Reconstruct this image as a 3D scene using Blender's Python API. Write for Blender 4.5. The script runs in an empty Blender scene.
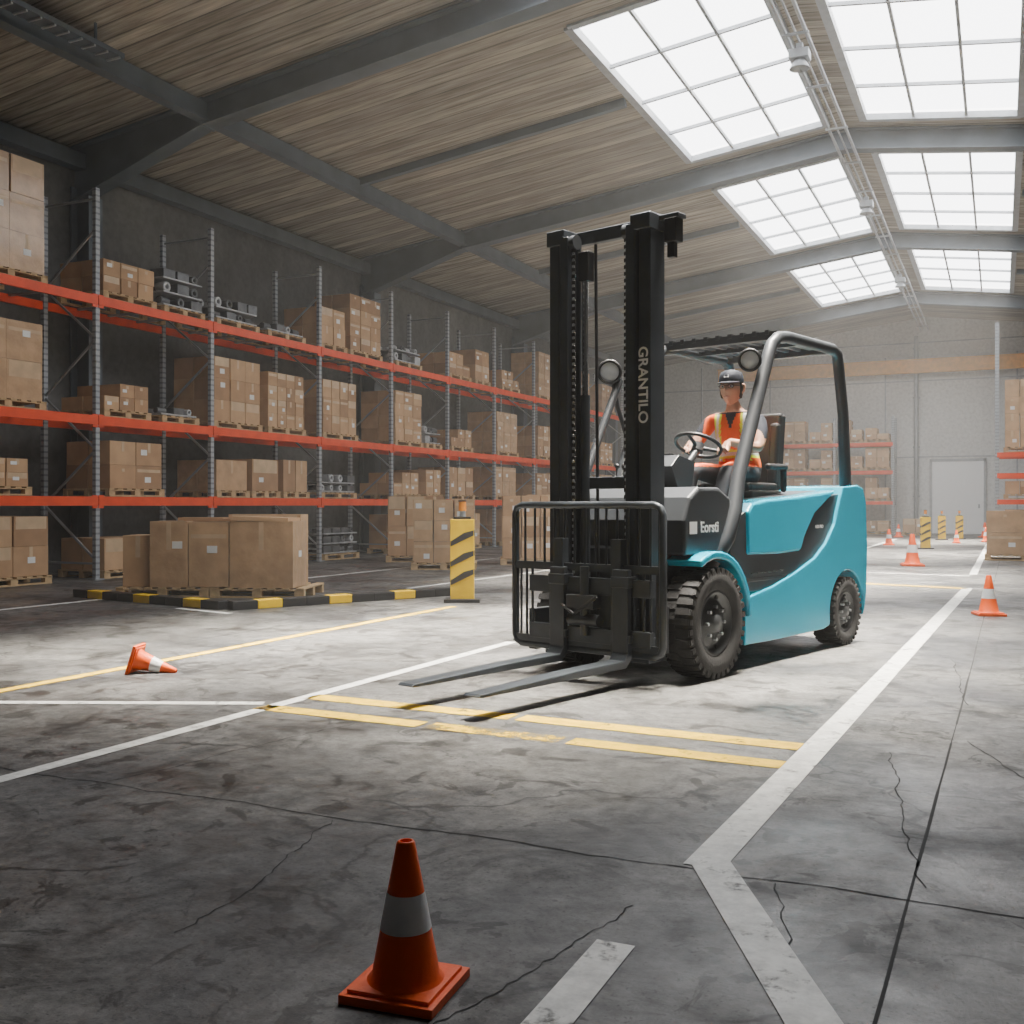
import bpy, bmesh, math, random
from mathutils import Vector, Matrix, Euler
R = random.Random(7)
scene = bpy.context.scene
COL = scene.collection

# ------------------------------------------------------------------ materials
def nt(name):
    m = bpy.data.materials.new(name); m.use_nodes = True
    t = m.node_tree; b = t.nodes['Principled BSDF']
    return m, t, b
def mat(name, c, rough=0.6, metal=0.0, var=0.12, scale=6.0, bump=0.0, coat=0.0, stretch=None, bscale=None):
    m, t, b = nt(name)
    b.inputs['Roughness'].default_value = rough
    b.inputs['Metallic'].default_value = metal
    b.inputs['Coat Weight'].default_value = coat
    b.inputs['Coat Roughness'].default_value = 0.12
    tc = t.nodes.new('ShaderNodeTexCoord')
    src = tc.outputs['Object']
    if stretch:
        mp = t.nodes.new('ShaderNodeMapping'); mp.inputs['Scale'].default_value = stretch
        t.links.new(src, mp.inputs['Vector']); src = mp.outputs['Vector']
    n = t.nodes.new('ShaderNodeTexNoise'); n.inputs['Scale'].default_value = scale; n.inputs['Detail'].default_value = 6
    t.links.new(src, n.inputs['Vector'])
    r = t.nodes.new('ShaderNodeValToRGB')
    lo = [max(0, x*(1-var)) for x in c]; hi = [min(1, x*(1+var)) for x in c]
    r.color_ramp.elements[0].color = (*lo, 1); r.color_ramp.elements[1].color = (*hi, 1)
    r.color_ramp.elements[0].position = 0.3; r.color_ramp.elements[1].position = 0.7
    t.links.new(n.outputs['Fac'], r.inputs['Fac']); t.links.new(r.outputs['Color'], b.inputs['Base Color'])
    if bump:
        bp = t.nodes.new('ShaderNodeBump'); bp.inputs['Strength'].default_value = bump; bp.inputs['Distance'].default_value = 0.02
        n2 = t.nodes.new('ShaderNodeTexNoise'); n2.inputs['Scale'].default_value = bscale or scale*5; n2.inputs['Detail'].default_value = 5
        t.links.new(src, n2.inputs['Vector']); t.links.new(n2.outputs['Fac'], bp.inputs['Height']); t.links.new(bp.outputs['Normal'], b.inputs['Normal'])
    return m

def floor_material():
    m, t, b = nt('concrete_floor_mat')
    tc = t.nodes.new('ShaderNodeTexCoord'); o = tc.outputs['Object']
    def noise(s, d=8, rough=0.6, dist=0.0):
        n = t.nodes.new('ShaderNodeTexNoise'); n.inputs['Scale'].default_value = s; n.inputs['Detail'].default_value = d
        n.inputs['Roughness'].default_value = rough; n.inputs['Distortion'].default_value = dist
        t.links.new(o, n.inputs['Vector']); return n.outputs['Fac']
    def ramp(f, p0, c0, p1, c1):
        r = t.nodes.new('ShaderNodeValToRGB'); e = r.color_ramp.elements
        e[0].position = p0; e[0].color = (*c0, 1); e[1].position = p1; e[1].color = (*c1, 1)
        t.links.new(f, r.inputs['Fac']); return r.outputs['Color']
    def mul(a, c):
        x = t.nodes.new('ShaderNodeMix'); x.data_type = 'RGBA'; x.blend_type = 'MULTIPLY'; x.inputs[0].default_value = 1
        t.links.new(a, x.inputs[6]); t.links.new(c, x.inputs[7]); return x.outputs[2]
    c = ramp(noise(0.6, 9, .62, .5), .36, (.066, .067, .070), .64, (.205, .200, .190))
    c = mul(c, ramp(noise(11, 9, .8), .36, (.38, .38, .38), .60, (1.18, 1.18, 1.18)))
    c = mul(c, ramp(noise(1.9, 10, .74, .9), .50, (1, 1, 1), .62, (.38, .37, .36)))
    c = mul(c, ramp(noise(3.3, 6, .62, 1.4), .575, (1, 1, 1), .60, (.35, .34, .33)))
    c = mul(c, ramp(noise(60, 3, .6, 0), .59, (1, 1, 1), .67, (.38, .38, .38)))
    mp = t.nodes.new('ShaderNodeMixRGB')
    nn = t.nodes.new('ShaderNodeTexNoise'); nn.inputs['Scale'].default_value = 1.5; nn.inputs['Detail'].default_value = 7
    t.links.new(o, nn.inputs['Vector'])
    mp.blend_type = 'ADD'; mp.inputs[0].default_value = 0.9
    t.links.new(o, mp.inputs[1]); t.links.new(nn.outputs['Color'], mp.inputs[2])
    v = t.nodes.new('ShaderNodeTexVoronoi'); v.feature = 'DISTANCE_TO_EDGE'; v.inputs['Scale'].default_value = 0.6
    t.links.new(mp.outputs[0], v.inputs['Vector'])
    crack = ramp(v.outputs['Distance'], .002, (.2, .2, .2), .009, (1, 1, 1))
    msk = ramp(noise(.8, 2), .42, (0, 0, 0), .50, (1, 1, 1))
    x = t.nodes.new('ShaderNodeMix'); x.data_type = 'RGBA'; x.inputs[6].default_value = (1, 1, 1, 1)
    t.links.new(msk, x.inputs[0]); t.links.new(crack, x.inputs[7])
    c = mul(c, x.outputs[2])
    t.links.new(c, b.inputs['Base Color'])
    t.links.new(ramp(noise(1.2, 8, .65), .35, (.28, .28, .28), .65, (.75, .75, .75)), b.inputs['Roughness'])
    bp = t.nodes.new('ShaderNodeBump'); bp.inputs['Strength'].default_value = .35; bp.inputs['Distance'].default_value = .01
    t.links.new(noise(22, 8, .7), bp.inputs['Height']); t.links.new(bp.outputs['Normal'], b.inputs['Normal'])
    return m

def paint_line_material(name, c, wear=.46):
    m, t, b = nt(name)
    tc = t.nodes.new('ShaderNodeTexCoord')
    n = t.nodes.new('ShaderNodeTexNoise'); n.inputs['Scale'].default_value = 5; n.inputs['Detail'].default_value = 10; n.inputs['Roughness'].default_value = .75
    t.links.new(tc.outputs['Object'], n.inputs['Vector'])
    r = t.nodes.new('ShaderNodeValToRGB'); e = r.color_ramp.elements
    e[0].position = wear-.09; e[0].color = (.1, .1, .1, 1); e[1].position = wear; e[1].color = (1, 1, 1, 1)
    t.links.new(n.outputs['Fac'], r.inputs['Fac']); t.links.new(r.outputs['Color'], b.inputs['Alpha'])
    n2 = t.nodes.new('ShaderNodeTexNoise'); n2.inputs['Scale'].default_value = 9; n2.inputs['Detail'].default_value = 9; n2.inputs['Roughness'].default_value = .75
    t.links.new(tc.outputs['Object'], n2.inputs['Vector'])
    r2 = t.nodes.new('ShaderNodeValToRGB'); e = r2.color_ramp.elements
    e[0].position = .33; e[0].color = (*[x*.6 for x in c], 1); e[1].position = .6; e[1].color = (*c, 1)
    t.links.new(n2.outputs['Fac'], r2.inputs['Fac']); t.links.new(r2.outputs['Color'], b.inputs['Base Color'])
    b.inputs['Roughness'].default_value = .6
    return m

def deck_material():
    m, t, b = nt('roof_boards_mat')
    tc = t.nodes.new('ShaderNodeTexCoord'); sp = t.nodes.new('ShaderNodeSeparateXYZ'); t.links.new(tc.outputs['Object'], sp.inputs[0])
    mul = t.nodes.new('ShaderNodeMath'); mul.operation = 'MULTIPLY'; mul.inputs[1].default_value = 1/.3
    t.links.new(sp.outputs['Y'], mul.inputs[0])
    fr = t.nodes.new('ShaderNodeMath'); fr.operation = 'FRACT'; t.links.new(mul.outputs[0], fr.inputs[0])
    fl = t.nodes.new('ShaderNodeMath'); fl.operation = 'FLOOR'; t.links.new(mul.outputs[0], fl.inputs[0])
    wn = t.nodes.new('ShaderNodeTexWhiteNoise'); wn.noise_dimensions = '1D'; t.links.new(fl.outputs[0], wn.inputs['W'])
    r = t.nodes.new('ShaderNodeValToRGB'); e = r.color_ramp.elements
    e[0].position = 0.0; e[0].color = (.22, .22, .22, 1); e[1].position = .14; e[1].color = (1, 1, 1, 1)
    t.links.new(fr.outputs[0], r.inputs['Fac'])
    mp = t.nodes.new('ShaderNodeMapping'); mp.inputs['Scale'].default_value = (.5, 7, 1)
    t.links.new(tc.outputs['Object'], mp.inputs['Vector'])
    n = t.nodes.new('ShaderNodeTexNoise'); n.inputs['Scale'].default_value = 1.6; n.inputs['Detail'].default_value = 8; n.inputs['Roughness'].default_value = .65
    t.links.new(mp.outputs[0], n.inputs['Vector'])
    r2 = t.nodes.new('ShaderNodeValToRGB'); e = r2.color_ramp.elements
    e[0].position = .35; e[0].color = (.21, .18, .14, 1); e[1].position = .68; e[1].color = (.56, .50, .41, 1)
    t.links.new(n.outputs['Fac'], r2.inputs['Fac'])
    x = t.nodes.new('ShaderNodeMix'); x.data_type = 'RGBA'; x.blend_type = 'MULTIPLY'; x.inputs[0].default_value = 1
    t.links.new(r2.outputs[0], x.inputs[6]); t.links.new(r.outputs[0], x.inputs[7])
    r3 = t.nodes.new('ShaderNodeValToRGB'); e = r3.color_ramp.elements
    e[0].color = (.65, .65, .65, 1); e[1].color = (1.1, 1.1, 1.1, 1); t.links.new(wn.outputs['Value'], r3.inputs['Fac'])
    y = t.nodes.new('ShaderNodeMix'); y.data_type = 'RGBA'; y.blend_type = 'MULTIPLY'; y.inputs[0].default_value = 1
    t.links.new(x.outputs[2], y.inputs[6]); t.links.new(r3.outputs[0], y.inputs[7])
    t.links.new(y.outputs[2], b.inputs['Base Color']); b.inputs['Roughness'].default_value = .85
    return m

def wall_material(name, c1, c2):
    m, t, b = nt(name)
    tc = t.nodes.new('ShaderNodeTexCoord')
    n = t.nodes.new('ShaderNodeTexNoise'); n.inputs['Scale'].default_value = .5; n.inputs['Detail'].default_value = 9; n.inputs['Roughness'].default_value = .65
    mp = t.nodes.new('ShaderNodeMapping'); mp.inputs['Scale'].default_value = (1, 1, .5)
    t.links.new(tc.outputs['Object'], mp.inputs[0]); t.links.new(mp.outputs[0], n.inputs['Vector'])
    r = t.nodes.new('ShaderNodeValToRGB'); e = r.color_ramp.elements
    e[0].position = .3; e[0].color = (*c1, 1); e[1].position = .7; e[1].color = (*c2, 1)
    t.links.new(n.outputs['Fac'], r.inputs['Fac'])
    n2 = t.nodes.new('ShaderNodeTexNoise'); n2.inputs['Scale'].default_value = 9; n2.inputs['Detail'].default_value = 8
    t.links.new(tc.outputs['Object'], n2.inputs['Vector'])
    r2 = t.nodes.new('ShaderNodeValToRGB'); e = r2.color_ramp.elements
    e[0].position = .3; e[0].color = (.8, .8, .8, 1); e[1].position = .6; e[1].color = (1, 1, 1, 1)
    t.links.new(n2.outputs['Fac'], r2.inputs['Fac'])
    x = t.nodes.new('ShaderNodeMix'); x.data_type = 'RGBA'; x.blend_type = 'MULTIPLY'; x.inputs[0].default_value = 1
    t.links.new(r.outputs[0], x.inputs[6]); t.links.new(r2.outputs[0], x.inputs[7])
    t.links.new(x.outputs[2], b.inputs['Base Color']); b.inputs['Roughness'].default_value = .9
    return m

def post_material():
    m, t, b = nt('rack_post_mat')
    tc = t.nodes.new('ShaderNodeTexCoord'); sp = t.nodes.new('ShaderNodeSeparateXYZ'); t.links.new(tc.outputs['Object'], sp.inputs[0])
    mu = t.nodes.new('ShaderNodeMath'); mu.operation = 'MULTIPLY'; mu.inputs[1].default_value = 11; t.links.new(sp.outputs['Z'], mu.inputs[0])
    fr = t.nodes.new('ShaderNodeMath'); fr.operation = 'FRACT'; t.links.new(mu.outputs[0], fr.inputs[0])
    r = t.nodes.new('ShaderNodeValToRGB'); r.color_ramp.interpolation = 'CONSTANT'; e = r.color_ramp.elements
    e[0].position = 0; e[0].color = (.36, .38, .40, 1); e[1].position = .65; e[1].color = (.22, .23, .245, 1)
    t.links.new(fr.outputs[0], r.inputs['Fac']); t.links.new(r.outputs[0], b.inputs['Base Color']); b.inputs['Roughness'].default_value = .5; b.inputs['Metallic'].default_value = .2
    return m

def emis(name, c, s):
    m = bpy.data.materials.new(name); m.use_nodes = True; t = m.node_tree; t.nodes.clear()
    o = t.nodes.new('ShaderNodeOutputMaterial'); e = t.nodes.new('ShaderNodeEmission')
    e.inputs[0].default_value = (*c, 1); e.inputs[1].default_value = s
    tr = t.nodes.new('ShaderNodeBsdfTransparent'); ad = t.nodes.new('ShaderNodeAddShader')
    t.links.new(tr.outputs[0], ad.inputs[0]); t.links.new(e.outputs[0], ad.inputs[1]); t.links.new(ad.outputs[0], o.inputs[0])
    return m

M = dict(
 floor=floor_material(), white=paint_line_material('white_paint_mat', (.80, .80, .77), .43), yellow=paint_line_material('yellow_paint_mat', (.93, .60, .0), .43),
 yellow_worn=paint_line_material('worn_yellow_paint_mat', (.93, .60, .0), .55),
 joint=mat('floor_joint_mat', (.025, .025, .025), .9), deck=deck_material(),
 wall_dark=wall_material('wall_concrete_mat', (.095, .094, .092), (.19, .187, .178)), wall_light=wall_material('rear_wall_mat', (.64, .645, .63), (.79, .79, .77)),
 steel=mat('roof_steel_mat', (.125, .148, .17), .55, .1, .15, 2), mullion=mat('mullion_mat', (.40, .42, .44), .5),
 pane=emis('skylight_glazing_mat', (.985, .985, 1), 7.4),
 galv=mat('galvanised_mat', (.38, .4, .42), .45, .5, .1), post=post_material(), redbeam=mat('red_beam_mat', (.78, .065, .006), .45, 0, .12, 4),
 card1=mat('cardboard_a_mat', (.46, .28, .15), .8, 0, .1, 4), card2=mat('cardboard_b_mat', (.53, .335, .185), .8, 0, .1, 4), card3=mat('cardboard_c_mat', (.38, .225, .12), .8, 0, .12, 4),
 wrap=mat('wrapped_cardboard_mat', (.52, .335, .19), .28, 0, .15, 5, .6, .4, bscale=7), tape=mat('packing_tape_mat', (.58, .42, .26), .35), label=mat('paper_label_mat', (.8, .8, .78), .6, 0, .03),
 wood=mat('pallet_wood_mat', (.52, .36, .19), .8, 0, .25, 9, stretch=(1, 6, 1)), parts=mat('machine_parts_mat', (.12, .125, .13), .45, .5, .3), parts2=mat('light_parts_mat', (.42, .43, .44), .45, .4, .2),
 orange=mat('cone_orange_mat', (1.0, .12, .008), .42, 0, .08, 5, .15), reflect=mat('reflective_band_mat', (.84, .85, .86), .4, 0, .12, 8),
 yel=mat('safety_yellow_mat', (.95, .58, .0), .45), blk=mat('black_mat', (.018, .018, .02), .45),
 amber=mat('amber_lens_mat', (.9, .3, .02), .25),
 cyan=mat('cyan_paint_mat', (.0, .36, .55), .26, .0, .03, 2, 0, .7), dark=mat('charcoal_paint_mat', (.032, .036, .042), .38, .0, .1, 4), mast=mat('mast_steel_mat', (.045, .053, .064), .36, .25, .2, 5),
 rubber=mat('tyre_rubber_mat', (.018, .018, .019), .8, 0, .3, 12, .2), rim=mat('rim_mat', (.05, .053, .058), .4, .3), chrome=mat('chrome_mat', (.7, .7, .7), .15, 1, .03),
 seat=mat('seat_vinyl_mat', (.02, .02, .022), .55, 0, .2, 8, .1), lens=mat('lamp_lens_mat', (.92, .93, .95), .25, 0), txt=mat('white_decal_mat', (.8, .8, .8), .5, 0, .02),
 skin=mat('skin_mat', (.62, .34, .23), .5, 0, .06, 12), vest=mat('orange_vest_mat', (1.0, .125, .005), .7, 0, .08, 10), hiviz=mat('hiviz_stripe_mat', (.78, .88, .04), .6), navy=mat('navy_shirt_mat', (.015, .02, .035), .8), trousers=mat('dark_trousers_mat', (.03, .033, .042), .85, 0, .2), hair=mat('hair_mat', (.05, .03, .02), .7), eye=mat('eye_white_mat', (.8, .8, .8), .3), lips=mat('lips_mat', (.5, .22, .18), .5),
 craneb=mat('crane_beam_mat', (.84, .44, .11), .55), door=mat('door_panel_mat', (.95, .96, .96), .6, 0, .02), boot=mat('boot_mat', (.02, .018, .016), .6), silver=mat('silver_band_mat', (.75, .77, .78), .4, 0, .03),
)

# ------------------------------------------------------------------ mesh builder
class MB:
    def __init__(s): s.v=[]; s.f=[]; s.m=[]; s.sm=[]; s.mats=[]
    def mi(s, k):
        if k not in s.mats: s.mats.append(k)
        return s.mats.index(k)
    def add(s, vs, fs, k, smooth=False, T=None):
        o = len(s.v)
        if T is not None: vs = [T @ Vector(v) for v in vs]
        s.v += [tuple(v) for v in vs]; i = s.mi(k)
        for f in fs: s.f.append([a+o for a in f]); s.m.append(i); s.sm.append(smooth)
    def box(s, c, d, k, rot=None, T=None):
        x, y, z = d[0]/2, d[1]/2, d[2]/2
        vs = [Vector(p) for p in ((-x,-y,-z),(x,-y,-z),(x,y,-z),(-x,y,-z),(-x,-y,z),(x,-y,z),(x,y,z),(-x,y,z))]
        if rot is not None:
            rm = rot if isinstance(rot, Matrix) else Euler(rot).to_matrix()
            vs = [rm @ v for v in vs]
        vs = [v+Vector(c) for v in vs]
        s.add(vs, [(0,3,2,1),(4,5,6,7),(0,1,5,4),(1,2,6,5),(2,3,7,6),(3,0,4,7)], k, False, T)
    def beam(s, a, b, w, h, k, T=None):
        a, b = Vector(a), Vector(b); d = (b-a); L = d.length; d.normalize()
        up = Vector((0,0,1)) if abs(d.z) < .95 else Vector((1,0,0))
        sx = d.cross(up).normalized(); u = sx.cross(d)
        s.box((a+b)/2, (w, L, h), k, Matrix((sx, d, u)).transposed(), T)
    def tube(s, pts, r, k, n=12, closed=False, caps=True, T=None, flat=1.0):
        pts = [Vector(p) for p in pts]; rs = r if isinstance(r, (list, tuple)) else [r]*len(pts)
        vs = []; fs = []; m = len(pts); prev = None
        for i, p in enumerate(pts):
            if closed: d = pts[(i+1) % m]-pts[i-1]
            else: d = pts[min(i+1, m-1)]-pts[max(i-1, 0)]
            d.normalize()
            if prev is None:
                up = Vector((0,0,1)) if abs(d.z) < .9 else Vector((1,0,0)); a = d.cross(up).normalized()
            else: a = (prev-d*prev.dot(d)).normalized()
            prev = a; b = d.cross(a)
            for j in range(n):
                t = 2*math.pi*j/n; vs.append(p+(a*math.cos(t)+b*math.sin(t)*flat)*rs[i])
        for i in range(m if closed else m-1):
            for j in range(n):
                i2 = (i+1) % m; fs.append((i*n+j, i*n+(j+1) % n, i2*n+(j+1) % n, i2*n+j))
        s.add(vs, fs, k, True, T)
        if caps and not closed:
            s.add(vs[:n], [tuple(reversed(range(n)))], k, False, T); s.add(vs[-n:], [tuple(range(n))], k, False, T)
    def cyl(s, a, b, r, k, n=16, r2=None, T=None): s.tube([a, b], [r, r if r2 is None else r2], k, n, T=T)
    def lathe(s, prof, o, ax, k, n=32, smooth=True, T=None, closed=False):
        ax = Vector(ax).normalized(); up = Vector((0,0,1)) if abs(ax.z) < .9 else Vector((1,0,0))
        a = ax.cross(up).normalized(); b = ax.cross(a); vs = []; fs = []; o = Vector(o); m = len(prof)
        for (r, h) in prof:
            for j in range(n):
                t = 2*math.pi*j/n; vs.append(o+ax*h+(a*math.cos(t)+b*math.sin(t))*r)
        for i in range(m if closed else m-1):
            for j in range(n):
                i2 = (i+1) % m; fs.append((i*n+j, i*n+(j+1) % n, i2*n+(j+1) % n, i2*n+j))
        s.add(vs, fs, k, smooth, T)
    def prism(s, prof, y0, y1, k, T=None):   # prof in (x,z)
        n = len(prof); vs = [(x, y0, z) for x, z in prof]+[(x, y1, z) for x, z in prof]
        fs = [tuple(range(n)), tuple(reversed(range(n, 2*n)))]
        for i in range(n): j = (i+1) % n; fs.append((i, i+n, j+n, j))
        s.add(vs, fs, k, False, T)
    def ball(s, c, r, k, n=16, T=None):
        r = r if isinstance(r, (tuple, list)) else (r, r, r); vs = []; fs = []; m = n//2
        for i in range(m+1):
            ph = math.pi*i/m
            for j in range(n):
                t = 2*math.pi*j/n; vs.append((c[0]+r[0]*math.sin(ph)*math.cos(t), c[1]+r[1]*math.sin(ph)*math.sin(t), c[2]+r[2]*math.cos(ph)))
        for i in range(m):
            for j in range(n): fs.append((i*n+j, (i+1)*n+j, (i+1)*n+(j+1) % n, i*n+(j+1) % n))
        s.add(vs, fs, k, True, T)
    def obj(s, name, loc=(0,0,0), rot=(0,0,0), parent=None, bevel=0, seg=2):
        me = bpy.data.meshes.new(name); me.from_pydata(s.v, [], s.f); me.update()
        for k in s.mats: me.materials.append(M[k])
        for p, i, sm in zip(me.polygons, s.m, s.sm): p.material_index = i; p.use_smooth = sm
        bm = bmesh.new(); bm.from_mesh(me); bmesh.ops.recalc_face_normals(bm, faces=bm.faces); bm.to_mesh(me); bm.free()
        o = bpy.data.objects.new(name, me); COL.objects.link(o); o.location = loc; o.rotation_euler = rot
        if parent: o.parent = parent
        if bevel:
            b = o.modifiers.new('bevel', 'BEVEL'); b.width = bevel; b.segments = seg; b.limit_method = 'ANGLE'; b.angle_limit = math.radians(35)
            b.harden_normals = False
        return o
def empty(name, loc, rotz=0):
    e = bpy.data.objects.new(name, None); COL.objects.link(e); e.location = loc; e.rotation_euler = (0, 0, rotz); return e

# ------------------------------------------------------------------ building shell
XL, XR, XC, YN, YF = -14.5, 8.9, -2.8, -9.1, 46.0
ZE, ZR = 7.3, 8.8
SL = (ZR-ZE)/(XC-XL)
def zr(x): return ZR-SL*abs(x-XC)
b = MB(); b.box(((XL+XR)/2, (YN+YF)/2, -.1), (XR-XL+1, YF-YN+1, .2), 'floor'); b.obj('floor')
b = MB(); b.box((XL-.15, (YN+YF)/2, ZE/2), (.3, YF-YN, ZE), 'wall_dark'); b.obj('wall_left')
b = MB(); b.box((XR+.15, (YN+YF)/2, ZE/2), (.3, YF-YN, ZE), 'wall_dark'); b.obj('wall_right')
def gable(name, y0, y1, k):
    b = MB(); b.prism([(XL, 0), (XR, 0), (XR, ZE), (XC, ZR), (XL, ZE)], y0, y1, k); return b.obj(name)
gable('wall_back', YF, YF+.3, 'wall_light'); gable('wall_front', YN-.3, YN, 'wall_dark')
frames = [-4.6, 4.4, 13.4, 22.4, 31.4, 40.4]
SKY = []
for fy in frames[1:-1]: SKY.append((fy+1.5, fy+8.4))
xs = [XL, -5.95, -3.15, XC, -2.45, .35, XR]
ys = [YN]+[v for a in SKY for v in a]+[YF]
b = MB()
for i in range(len(xs)-1):
    for j in range(len(ys)-1):
        if i in (1, 4) and j % 2 == 1: continue
        x0, x1, y0, y1 = xs[i], xs[i+1], ys[j], ys[j+1]
        vs = [(x0, y0, zr(x0)), (x1, y0, zr(x1)), (x1, y1, zr(x1)), (x0, y1, zr(x0))]
        vs += [(x, y, z+.15) for x, y, z in vs]
        b.add(vs, [(0,1,2,3), (4,5,6,7), (0,1,5,4), (1,2,6,5), (2,3,7,6), (3,0,4,7)], 'deck')
b.obj('ceiling')
n = 0
for (y0, y1) in SKY:
    for (x0, x1) in ((-5.95, -3.15), (-2.45, .35)):
        n += 1; b = MB()
        b.add([(x0, y0, zr(x0)+.1), (x1, y0, zr(x1)+.1), (x1, y1, zr(x1)+.1), (x0, y1, zr(x0)+.1)], [(0,1,2,3)], 'pane')
        for i in range(4):
            x = x0+(x1-x0)*i/3; w = .14 if i in (0, 3) else .05
            b.beam((x, y0, zr(x)+.02), (x, y1, zr(x)+.02), w, .14 if i in (0, 3) else .06, 'mullion')
        for i in range(5):
            y = y0+(y1-y0)*i/4; w = .14 if i in (0, 4) else .05
            b.beam((x0, y, zr(x0)+.02), (x1, y, zr(x1)+.02), w, .12 if i in (0, 4) else .06, 'mullion')
        b.obj('window_%d' % n)
def ibeam(b, p0, p1, h0, h1, w, k):
    p0, p1 = Vector(p0), Vector(p1); y = p0.y; tf = .035
    b.prism([(p0.x, p0.z), (p1.x, p1.z), (p1.x, p1.z-h1), (p0.x, p0.z-h0)], y-.03, y+.03, k)
    b.prism([(p0.x, p0.z), (p1.x, p1.z), (p1.x, p1.z-tf), (p0.x, p0.z-tf)], y-w/2, y+w/2, k)
    b.prism([(p0.x, p0.z-h0+tf), (p1.x, p1.z-h1+tf), (p1.x, p1.z-h1), (p0.x, p0.z-h0)], y-w/2, y+w/2, k)
for fy in frames:
    b = MB()
    for sgn, xe in ((-1, XL), (1, XR)):
        xh = xe-sgn*2.9
        ibeam(b, (xh, fy, zr(xh)-.02), (XC, fy, ZR-.02), .42, .42, .3, 'steel')
        ibeam(b, (xe-sgn*.02, fy, zr(xe)-.02), (xh, fy, zr(xh)-.02), .95, .42, .3, 'steel')
        b.box((xe-sgn*.06, fy, 3.3), (.04, .3, 6.6), 'steel'); b.box((xe-sgn*.46, fy, 3.2), (.04, .3, 6.4), 'steel'); b.box((xe-sgn*.26, fy, 3.2), (.4, .05, 6.4), 'steel')
        b.box((xe-sgn*.26, fy, .02), (.6, .45, .04), 'steel')
        b.box((xh, fy, zr(xh)-.23), (.04, .32, .46), 'steel')
    b.obj('portal_frame')
b = MB()
for x in (-11.6, 6.0):
    b.box((x, (YN+YF)/2, zr(x)-.2), (.05, YF-YN-.1, .3), 'steel'); b.box((x, (YN+YF)/2, zr(x)-.36), (.2, YF-YN-.1, .03), 'steel')
for x in (XL+.18, XR-.18):
    b.box((x, (YN+YF)/2, zr(x)-.3), (.22, YF-YN-.1, .26), 'steel')
for fy in frames[:-1]:
    for x0, x1 in ((-11.6, -6.05), (.45, 6.0)):
        b.beam((x0, fy+4.5, zr(x0)-.08), (x1, fy+4.5, zr(x1)-.08), .12, .14, 'steel')
b.obj('roof_purlin')
b = MB()
for x, r in ((-2.95, .03), (-2.65, .03), (-2.8, .018)):
    b.tube([(x, YN+.2, 8.26), (x, YF-.1, 8.26)], r, 'mullion', 8)
y = -8
while y < YF-1:
    b.beam((-3.0, y, 8.23), (-2.6, y, 8.23), .05, .03, 'mullion'); y += 2.2
b.obj('ridge_conduit')
for y in (7.5, 16.6, 25.5, 34.5):
    b = MB(); b.box((0, 0, 0), (.3, .26, .14), 'mullion'); b.lathe([(.08, .0), (.16, -.14), (.15, -.14), (.0, -.1)], (0, 0, -.07), (0, 0, 1), 'mullion', 20); b.box((0, 0, .12), (.1, .1, .12), 'galv')
    b.obj('high_bay_lamp', (-2.8, y, 8.06), bevel=.01)
b = MB(); b.box((0, 0, 0), (.26, 2.6, .07), 'steel')
for i in range(12): b.box((0, -1.2+i*.22, -.045), (.24, .03, .03), 'mullion')
b.box((0, -.9, .18), (.03, .03, .3), 'steel'); b.box((0, .9, .18), (.03, .03, .3), 'steel'); b.obj('ceiling_light_fixture', (-11.2, 9.8, 7.4))
b = MB(); b.box((-3.9, YF-.45, 6.75), (14.5, .12, .5), 'craneb'); b.box((-3.9, YF-.45, 7.0), (14.5, .3, .05), 'craneb'); b.box((-3.9, YF-.45, 6.5), (14.5, .3, .05), 'craneb')
for x in (-10.8, -7.3, -.6, 3.0): b.box((x, YF-.2, 6.7), (.2, .38, .3), 'steel')
b.obj('crane_beam')
b = MB(); b.box((0, 0, 1.45), (1.9, .06, 2.9), 'door'); b.box((.78, -.045, 1.1), (.05, .03, .16), 'galv')
b.box((-1, 0, 1.5), (.1, .12, 3.0), 'mullion'); b.box((1, 0, 1.5), (.1, .12, 3.0), 'mullion'); b.box((0, 0, 2.95), (2.1, .12, .1), 'mullion')
b.obj('door_1', (-1.55, YF-.08, 0))
b = MB(); b.tube([(-3.1, YF-.2, 0.02), (-3.1, YF-.2, 8.0)], .09, 'galv', 12)
for z in (1.5, 3.5, 5.5, 7.5): b.box((-3.1, YF-.1, z), (.26, .18, .06), 'galv')
b.obj('wall_downpipe')
b = MB()
for z in (3.1, 6.2, 7.75): b.box((XC, YF-.015, z), (XR-XL-.3 if z < 7 else 13, .03, .05), 'mullion')
for x in (-12, -9, -6, -4.3, .6, 3.4, 6.2): b.box((x, YF-.02, 3.6), (.06, .04, 7.2), 'mullion')
b.obj('trim_1')

# ------------------------------------------------------------------ floor markings
def strip(b, p0, p1, w, k, z=.003):
    p0, p1 = Vector((*p0, 0)), Vector((*p1, 0)); d = (p1-p0).normalized(); s_ = Vector((-d.y, d.x, 0))*w/2
    b.add([(v.x, v.y, z) for v in (p0-s_, p1-s_, p1+s_, p0+s_)], [(0,1,2,3)], k)
b = MB()
strip(b, (-.857, 3.30), (-.41, 15.9), .13, 'white'); strip(b, (-.85, 3.36), (.05, 1.55), .13, 'white', .0035)
strip(b, (-.915, 2.63), (-.9, .9), .105, 'white')
strip(b, (-3.83, 1.0), (-3.72, 8.05), .09, 'white'); strip(b, (-8.2, 3.05), (-3.87, 4.95), .085, 'white', .0035)
strip(b, (-9.95, 6.0), (-9.8, 30), .11, 'white'); strip(b, (-7.4, 12.6), (-7.1, 20), .09, 'white'); strip(b, (-8.3, 9.1), (-7.4, 8.9), .09, 'white')
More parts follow.
